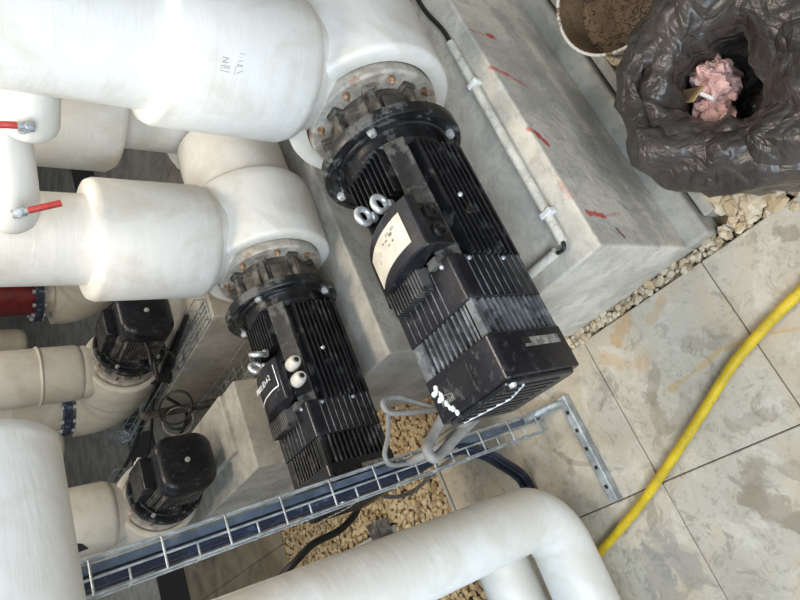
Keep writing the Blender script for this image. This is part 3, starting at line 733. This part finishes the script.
# small stub pipes with red-handled ball valves
def stub(pts, rr, label, vpos, lever, up):
    t = thing('insulated_stub_pipe', label, 'stub pipe', pts[0], 0, 'white insulated stub pipes')
    o = Vector(pts[0]); m = MB(); P = spline([Vector(p) - o for p in pts], 8)
    n = len(P); rad = []
    for i in range(n):
        u = i / (n - 1); rad.append(rr * (1.0 if u < .8 else math.sqrt(max(.02, 1 - ((u - .8) / .2) ** 2))))
    m.tube(P, rr, 32, rr=rad); obj('stub_jacket', m, 'insul', t, smooth=60)
    vp = Vector(vpos) - o; lv = Vector(lever) - o; d = (lv - vp).normalized(); U = Vector(up).normalized()
    b = MB(); b.tube([vp - U * .04, vp + U * .006], .010, 14); b.tube([vp - d * .012, vp + d * .014], .009, 12)
    b.tube([vp + U * .012, vp + U * .02], .008, 6)
    q = vp + U * .012; e = q + d * .022; b.tube([q, e], .0055, 8)
    bo = obj('ball_valve', b, 'zinc', t, bevel=.001)
    h = MB(); h.tube(spline([e - d * .004, e + d * .015, lv], 6), .0068, 12); obj('lever', h, 'red', bo)
    return t
stub([(1.02, .80, 1.297), (1.01, .89, 1.292), (.995, .988, 1.283)], .050, 'short white stub with red lever valve under the large riser, at the picture edge', (.945, .919, 1.302), (.945, .926, 1.368), (-.55, -.75, -.1))
stub([(1.12, 1.03, 1.325), (1.05, 1.09, 1.315), (1.0, 1.14, 1.307), (.968, 1.245, 1.292)], .055, 'fat white stub with red lever valve lying against the second riser', (.900, 1.109, 1.302), (.900, 1.072, 1.232), (-.55, -.75, .1))

# ------------------------------------------------------------------ foreground pipes
def pipe(name, pts, r, mat, label, cat, group=None, n=48, k=1):
    o = Vector(pts[0]); m = MB(); m.tube([Vector(p) - o for p in pts], r, n)
    b = obj(name, m, mat, smooth=60); b.location = o; return tag(b, label, cat, group)
def bend(a, c, b, R, k=12):
    """a -> c -> b with a round corner of radius R at c."""
    a, b, c = Vector(a), Vector(b), Vector(c); u = (a - c).normalized(); w = (b - c).normalized()
    s = c + u * R; e = c + w * R; cen = c + (u + w) * R
    return [a] + [cen - w * R * math.cos(t) - u * R * math.sin(t) for t in [PI / 2 * i / k for i in range(k + 1)]] + [b]
pipe('bent_pipe', bend((.012, 1.215, 2.7), (.026, 1.205, .165), (-1.8, 1.245, .165), .105), .080, 'insul', 'white insulated pipe bending from a riser onto the pavers in front', 'insulated pipe', 'foreground white pipes')
pipe('bent_pipe', bend((.045, 1.44, 2.7), (.045, 1.42, .19), (-1.8, 1.44, .19), .105), .078, 'insul', 'white pipe leg tucked behind the bent foreground pipe', 'insulated pipe', 'foreground white pipes')
t = thing('tee_pipe', 'bright white insulated tee pipe closest to the viewer beside the cable tray', 'insulated pipe', (.25, .93, 1.43), 0, 'foreground white pipes')
m = MB(); m.lathe([(.101, -1.9), (.101, .085), (.098, .100), (.088, .108), (.06, .111), (0, .112)], (0, 0, 0), 'x', 56); obj('run_jacket', m, 'insul', t, smooth=50)
m = MB(); m.lathe([(.092, .05), (.092, 1.3)], (0, 0, 0), 'z', 56); obj('branch_jacket', m, 'insul', t, smooth=50)

# ------------------------------------------------------------------ cable tray and its cables
TY = 1.205; LEAN = .049
tr = thing('wire_cable_tray', 'upright galvanized wire cable tray carrying navy cables past the front pumps', 'cable tray', (.29, TY, 0), 0)
def lean(x, y, z): return (x - LEAN * z, y, z)
w = MB()
for (x, y) in [(.0, .0), (-.001, -.026), (-.033, -.028), (-.059, -.028), (-.060, .0)]:
    w.tube([lean(x, y, .03), lean(x, y, 2.6)], .0024, 8)
for i in range(21):
    z = .07 + i * .12
    w.tube([lean(*p) for p in [(.001, .004, z), (.002, -.018, z), (-.004, -.030, z), (-.034, -.030, z)]], .0023, 8)
    w.tube([lean(*p) for p in [(-.034, -.030, z), (-.059, -.030, z)]], .0023, 8)
    w.tube([lean(*p) for p in [(-.034, -.026, z + .06), (-.060, -.026, z + .06), (-.062, .004, z + .06)]], .0023, 8)
obj('tray_wires', w, 'zinc', tr, smooth=60)
sr = MB(); a = [(-.006, -.004), (-.022, -.004), (-.022, .02), (-.006, .02)]
sr.add([lean(x, y, z) for z in (.012, 2.6) for x, y in a], [(0, 1, 2, 3), (7, 6, 5, 4), (0, 4, 5, 1), (1, 5, 6, 2), (2, 6, 7, 3), (3, 7, 4, 0)])
obj('strut_channel', sr, 'slate', tr, smooth=0, bevel=.002)
fr = MB(); fr.box(-.312, .0, -.125, -.097, .0, .026)
ft = obj('floor_channel', fr, 'zinc', tr, smooth=0, bevel=.004)
fs_ = MB()
for i in range(5): fs_.lathe([(0, .0262), (.006, .0266), (0, .027)], (-.27 + i * .055, -.111, 0), 'z', 12)
obj('channel_slots', fs_, 'hole', ft)
cr = MB(); cr.tube(spline([(-.015, 0, .09), (-.010, -.02, .05), (-.012, -.08, .022), (-.02, -.11, .018)], 6), .012, 10); obj('corner_bracket', cr, 'zinc', tr)
for i, (lx, dy, r) in enumerate(((-.0345, .0, .0112), (-.036, .028, .0112))):
    L_ = lambda z: (.29 - LEAN * z + lx, TY + dy, z)
    e = i * .028
    pts = [L_(2.6), L_(.50), (.252 - LEAN * 0 - .004, TY + dy, .40), (.246, 1.212 + e, .327), (.235, 1.238 + e, .266), (.217, 1.268 + e, .196), (.193, 1.30 + e, .131), (.16, 1.33 + e, .06), (.124, 1.355 + e, .015), (.04, 1.36 + e, .013), (-.3, 1.36 + e, .013)]
    pipe('power_cable', [pts[0]] + spline(pts[1:], 8), r, 'navy', ['thick navy cable in the tray, the one swinging out nearest the walkway', 'thick navy cable in the tray, the one swinging out nearest the gravel'][i], 'cable', 'navy cables in the tray', 14)

def cable(name, pts, r, mat, label, group=None, k=8, n=10):
    return pipe(name, spline(pts, k), r, mat, label, 'cable', group, n)
cable('flexible_conduit', [(.33, 1.10, .48), (.367, 1.12, .523), (.389, 1.12, .576), (.384, 1.12, .612), (.365, 1.12, .618), (.35, 1.12, .60), (.341, 1.115, .545), (.33, 1.10, .48)], .0075, 'greycable', 'grey flexible conduit looped beside the large motor end')
cable('flexible_conduit', [(.372, 1.13, .60), (.362, 1.14, .597), (.307, 1.145, .619), (.262, 1.15, .645), (.24, 1.17, .60), (.24, 1.18, .4)], .006, 'greycable', 'thin grey conduit dropping from the loop into the cable tray')
cable('flexible_conduit', [(.30, .96, .42), (.276, 1.02, .434), (.243, 1.03, .514), (.215, 1.04, .575), (.208, 1.04, .606), (.232, 1.04, .612), (.26, 1.04, .576), (.30, 1.02, .53)], .0125, 'greycable', 'thick grey conduit hooking round under the large motor end')
cable('flexible_conduit', [(.31, .95, .40), (.286, 1.0, .421), (.26, 1.02, .494), (.236, 1.08, .547), (.24, 1.17, .57)], .010, 'greycable', 'grey conduit running from the large motor end across the tray')
cable('black_cable', [(.262, 1.24, .74), (.267, 1.40, .62), (.25, 1.52, .517), (.222, 1.55, .512), (.19, 1.55, .58), (.179, 1.56, .664), (.152, 1.57, .724), (.125, 1.60, .78), (.10, 1.62, .90), (.08, 1.64, 1.1)], .010, 'darkcable', 'thick black cable looping from the tray over the tan gravel')
cable('black_cable', [(.262, 1.22, .55), (.248, 1.50, .446), (.222, 1.5, .403), (.224, 1.5, .325), (.256, 1.45, .248), (.28, 1.28, .2)], .006, 'greycable', 'thin grey cable sagging behind the tray above the gravel')

# ------------------------------------------------------------------ plinth conduit
def conduit(pts, label, clips):
    t = thing('plastic_conduit', label, 'conduit', pts[0], 0, 'pale plastic conduits on the plinth'); o = Vector(pts[0])
    m = MB(); m.tube([Vector(p) - o for p in pts], .0105, 16); obj('conduit_tube', m, 'pvc', t)
    for c in clips:
        k = MB(); c = Vector(c) - o; k.box(c.x - .007, c.x + .007, c.y - .018, c.y + .013, c.z - .013, c.z + .0125); obj('saddle_clip', k, 'white_paint', t, bevel=.003)
    return t
conduit([(1.085, .606, .413), (.482, .615, .413)], 'long pale plastic conduit along the plinth edge by the red marks', [(.555, .614, .413), (.94, .608, .413)])
conduit([(.474, .640, .413), (.472, .80, .413)], 'short pale plastic conduit crossing the plinth end under the large motor', [])
cable('black_cable', [(.49, .615, .413), (.472, .617, .413), (.468, .63, .413), (.474, .65, .413)], .0045, 'darkcable', 'bit of black wire joining the two pale plinth conduits')
cable('black_cable', [(1.075, .606, .413), (1.13, .605, .412), (1.25, .625, .407), (1.40, .62, .406)], .006, 'darkcable', 'black cable leaving the far end of the long plinth conduit')
# ------------------------------------------------------------------ yellow hose
pipe('water_hose', spline([(.34, -.25, .0135), (.29, .05, .0135), (.25, .28, .0135), (.213, .419, .0135), (.185, .518, .0135), (.15, .617, .0135), (.1, .717, .0135), (.055, .804, .0135), (0, .917, .0135), (-.054, 1.034, .0135), (-.1, 1.152, .0135), (-.135, 1.245, .0135), (-.175, 1.30, .0135), (-.25, 1.33, .0135), (-.42, 1.34, .0135), (-.9, 1.34, .0135)], 8), .0117, 'yellow', 'yellow rubber hose snaking across the concrete pavers', 'hose')

# ------------------------------------------------------------------ bin bag with rubbish
from mathutils import noise as MN
BX, BY = .562, .215
bg = thing('bin_bag', 'open black bin bag of rubbish standing on cream gravel', 'bag', (BX, BY, 0.016))
def ridge(x): return 1 - 2 * abs(x)
def bag_mesh(prof, nA=200, amp=.016, seed=0.0, closed_bottom=True):
    m = MB(); vs = []; n = len(prof)
    for i, (r, z) in enumerate(prof):
        s = i / n; inn = max(0, (s - .62) / .38)
        for k in range(nA):
            a = 2 * PI * k / nA
            p = Vector((math.cos(a), math.sin(a), 0))
            f = 1.2 * MN.noise(Vector((p.x * 1.3 + seed, p.y * 1.3, s * 1.6)))
            q = Vector((p.x * 2.0 + seed + s * 1.3, p.y * 2.0 - s * .9, s * 2.2))
            f += .7 * ridge(MN.noise(q)) - .45
            q = Vector((p.x * 4.5 - s * 2.2, p.y * 4.5 + seed + s * 1.7, s * 3.0))
            f += .16 * ridge(MN.noise(q)) - .1
            wgt = min(1, r / .1)
            el = 1 + .06 * math.cos(2 * (a - .6)) + .05 * math.cos(3 * (a + .4)) * min(1, z / .25)
            if inn > 0: el *= 1 + .22 * inn * math.cos(3 * (a - 1.0))
            rr = r * el + amp * f * wgt
            zz = z + amp * 1.2 * (MN.noise(Vector((p.x * 1.5 + 7, p.y * 1.5, s * 2 + seed))) + .4 * f) * wgt * min(1, max(0, z - .02) / .1)
            vs.append((rr * p.x + .034 * inn, rr * p.y + .050 * inn, max(zz, .004)))
    fs = [(i * nA + k, i * nA + (k + 1) % nA, (i + 1) * nA + (k + 1) % nA, (i + 1) * nA + k) for i in range(n - 1) for k in range(nA)]
    if closed_bottom: fs.append(tuple(range(nA))[::-1])
    m.add(vs, fs); return m
def smooth_prof(p, k=8):
    return [(v.x, v.y) for v in spline([(a, b, 0) for a, b in p], k)]
prof = smooth_prof([(.05, .006), (.16, .006), (.195, .05), (.205, .12), (.207, .18), (.215, .225), (.215, .265), (.195, .300), (.160, .318), (.120, .315), (.095, .285), (.085, .23), (.085, .17), (.06, .125), (.004, .12)])
obj('bag_skin', bag_mesh(prof, 200, .019), 'bag', bg, smooth=80)
fold = smooth_prof([(.205, .17), (.226, .215), (.231, .265), (.210, .305), (.178, .326), (.140, .330), (.112, .312), (.100, .27)])
obj('rolled_rim', bag_mesh(fold, 200, .023, 3.7, False), 'bag', bg, smooth=80)
def lump(name, c, s, mat, label, cat, group=None, k=3, rough=.45):
    m = MB(); n1, n2 = 40, 26; vs = []
    for i in range(n2 + 1):
        th = PI * i / n2
        for j in range(n1):
            ph = 2 * PI * j / n1; d = Vector((math.sin(th) * math.cos(ph), math.sin(th) * math.sin(ph), math.cos(th)))
            q = 1 + rough * .8 * MN.noise(d * 2.0 + Vector(c) * 30) + rough * .4 * MN.noise(d * 6 + Vector(c) * 11) + rough * .2 * ridge(MN.noise(d * 11))
            vs.append((d.x * s[0] * q, d.y * s[1] * q, d.z * s[2] * q))
    fs = [(i * n1 + j, i * n1 + (j + 1) % n1, (i + 1) * n1 + (j + 1) % n1, (i + 1) * n1 + j) for i in range(n2) for j in range(n1)]
    m.add(vs, fs); o = obj(name, m, mat, smooth=50); o.location = c; return tag(o, label, cat, group)
lump('pink_rag', (BX + .060, BY + .038, .205), (.050, .034, .045), 'foam', 'crumpled pink rag filling the mouth of the bin bag', 'rag', 'pink rags in the bag', rough=.6)
lump('pink_rag', (BX + .015, BY + .078, .205), (.036, .032, .028), 'foam', 'smaller pink rag scrap beside the brown cardboard in the bag', 'rag', 'pink rags in the bag', rough=.7)
mb = MB(); mb.box(-.03, .03, -.018, .018, -.002, .002); o = obj('cardboard_scrap', mb, 'card', smooth=0, bevel=.001); o.location = (BX + .06, BY + .088, .238); o.rotation_euler = (.5, .5, .8); tag(o, 'torn brown cardboard scrap inside the bin bag', 'cardboard')
mb = MB(); mb.tube([(-.018, 0, 0), (.018, 0, 0)], .0045, 10); o = obj('white_stub', mb, 'white_paint'); o.location = (BX + .030, BY + .062, .245); o.rotation_euler = (0, .1, .4); tag(o, 'tiny white stick lying on the pink rag', 'stick')

# ------------------------------------------------------------------ rusty bucket
bk = thing('bucket', 'rust-streaked white bucket with cracked brown residue beside the plinth', 'bucket', (.965, .292, 0))
m = MB(); m.lathe([(.122, .0), (.128, .01), (.148, .205), (.153, .208), (.153, .216), (.147, .216), (.0, .212)][:6], (0, 0, .004), 'z', 56, caps=False); obj('bucket_wall', m, 'bucket', bk)
m = MB(); m.lathe([(.1475, .216), (.143, .205), (.135, .13), (.10, .125), (.06, .135), (0, .13)], (0, 0, .003), 'z', 48, caps=False); obj('residue', m, 'mud', bk, smooth=60)
m = MB(); m.torus((0, 0, .217), .150, .0035, None, 56, 8); obj('rim', m, 'bucket', bk)

# ------------------------------------------------------------------ rear row trays, cables and small bits
def mesh_tray(loc, x0, x1, y0, y1, label, group='horizontal wire trays of the rear row'):
    t = thing('wire_mesh_tray', label, 'cable tray', loc, 0, group); m = MB(); n = 4
    for i in range(n + 1):
        x = x0 + (x1 - x0) * i / n; m.tube([(x, y0, 0), (x, y1, 0)], .003, 6)
    for x in (x0, x1):
        m.tube([(x, y0, .05), (x, y1, .05)], .003, 6)
    k = int((y1 - y0) / .1)
    for i in range(k + 1):
        y = y0 + i * .1; m.tube([(x0, y, .05), (x0, y, 0), (x1, y, 0), (x1, y, .05)], .003, 6)
    obj('tray_wires', m, 'zinc', t)
    if loc[2] < .41 and loc[2] < .3 or loc[2] > .5:
        for q in (.25, .75):
            l = MB(); y = y0 + (y1 - y0) * q; l.box(x0 + .03, x0 + .055, y - .012, y + .012, -loc[2] - .02, -.002); l.box(x0, x1, y - .012, y + .012, -.006, -.002); obj('support_bracket', l, 'zinc', t, smooth=0)
    return t
mesh_tray((0, 0, .405), 1.325, 1.43, 2.33, 3.9, 'wire mesh tray lying on the cream plinth edge beneath hanging black cables')
mesh_tray((0, 0, .16), 1.12, 1.26, 2.45, 4.2, 'wire mesh tray hung in the gap between the two cream plinths')
mesh_tray((0, 0, .62), .93, 1.03, 3.3, 5.2, 'wire mesh tray running off beside the rear pump pipe with round cap motor')
for i, (pts, r) in enumerate([
        ([(1.50, 2.66, .74), (1.43, 2.62, .66), (1.30, 2.6, .60), (1.20, 2.62, .59), (1.24, 2.72, .52), (1.33, 2.8, .46), (1.38, 2.9, .43)], .010),
        ([(1.51, 2.66, .75), (1.47, 2.58, .70), (1.36, 2.58, .62), (1.25, 2.62, .60), (1.23, 2.74, .50), (1.35, 2.84, .45), (1.39, 3.0, .43)], .010),
        ([(1.36, 2.7, .60), (1.38, 2.68, .52), (1.33, 2.68, .47), (1.27, 2.7, .50), (1.22, 2.72, .59)], .007),
        ([(1.40, 2.42, .47), (1.40, 2.7, .44), (1.37, 3.0, .43), (1.36, 3.4, .43), (1.3, 4.0, .40), (1.3, 5.2, .4)], .012),
        ([(1.42, 2.6, .45), (1.39, 2.9, .45), (1.33, 3.2, .44), (1.25, 3.6, .38), (1.1, 4.4, .33)], .009),
        ([(1.30, 3.1, .40), (1.22, 3.15, .30), (1.18, 3.4, .28), (1.16, 3.8, .33), (1.05, 4.2, .45), (.98, 4.4, .64)], .009)]):
    cable('black_cable', pts, r, 'darkcable', ['black cable from the rear motor gland, outer of the two hanging strands', 'black cable from the rear motor gland, inner of the two hanging strands', 'small black cable loop hanging by the rear motor with two strands', 'long black cable lying in the mesh tray on the cream plinth', 'black cable sagging off the plinth-edge mesh tray', 'black cable dipping between the cream plinths to the far tray'][i], 'black cables of the rear row', 8, 8)
pipe('grey_pipe', [(1.21, 3.08, .56), (1.23, 3.08, -.03)], .022, 'castgrey', 'upright dark grey pipe standing in the gap behind the cable coils', 'pipe', None, 20)
for i, (c, R) in enumerate((((1.17, 2.93, .43), .085), ((1.13, 3.02, .40), .075), ((1.09, 2.86, .46), .06))):
    m = MB(); m.torus((0, 0, 0), R, .006, Matrix.Rotation(.9 + .25 * i, 3, 'X'), 36, 8); o = obj('cable_coil', m, ['darkcable', 'greycable', 'darkcable'][i]); o.location = c
    tag(o, ['large black cable coil between the cream plinths', 'grey cable coil between the cream plinths', 'small black cable coil close to the round cap motor'][i], 'cable coil', 'cable coils between the plinths')
bt = thing('water_bottle', 'clear plastic bottle lying beyond the rear elbow', 'bottle', (1.95, 5.335, .078), 1.15)
m = MB(); m.lathe([(0, -.16), (.052, -.16), (.056, -.14), (.053, -.08), (.056, -.02), (.053, .05), (.056, .08), (.03, .14), (.018, .15), (.018, .17), (0, .17)], (0, 0, 0), 'x', 28); obj('bottle_body', m, 'clear', bt, smooth=60)
m = MB(); m.lathe([(0, .165), (.021, .165), (.021, .19), (0, .19)], (0, 0, 0), 'x', 20); obj('cap', m, 'white_paint', bt)
mb = MB(); mb.box(-.5, 7.7, 4.70, 5.36, -.02, .006); struct(obj('trim_2', mb, 'hole', smooth=0))
mb = MB(); mb.box(-.5, 1.2, 5.36, 8.75, -.02, .02); struct(obj('trim_3', mb, 'conc_light', smooth=0))
mb = MB(); mb.box(-.06, .06, -.13, .13, -.004, .004); o = obj('board', mb, 'card', smooth=0, bevel=.002); o.location = (.105, 2.44, .012); tag(o, 'small brown board lying flat beside the tan gravel', 'board')
mb = MB(); mb.box(-.05, .05, -.045, .045, 0, .05); mb.box(-.03, .03, -.03, .03, .05, .056); o = obj('junction_block', mb, 'castgrey', smooth=0, bevel=.004); o.location = (.20, 2.17, .014); tag(o, 'small grey block at the corner of the tan gravel', 'block')
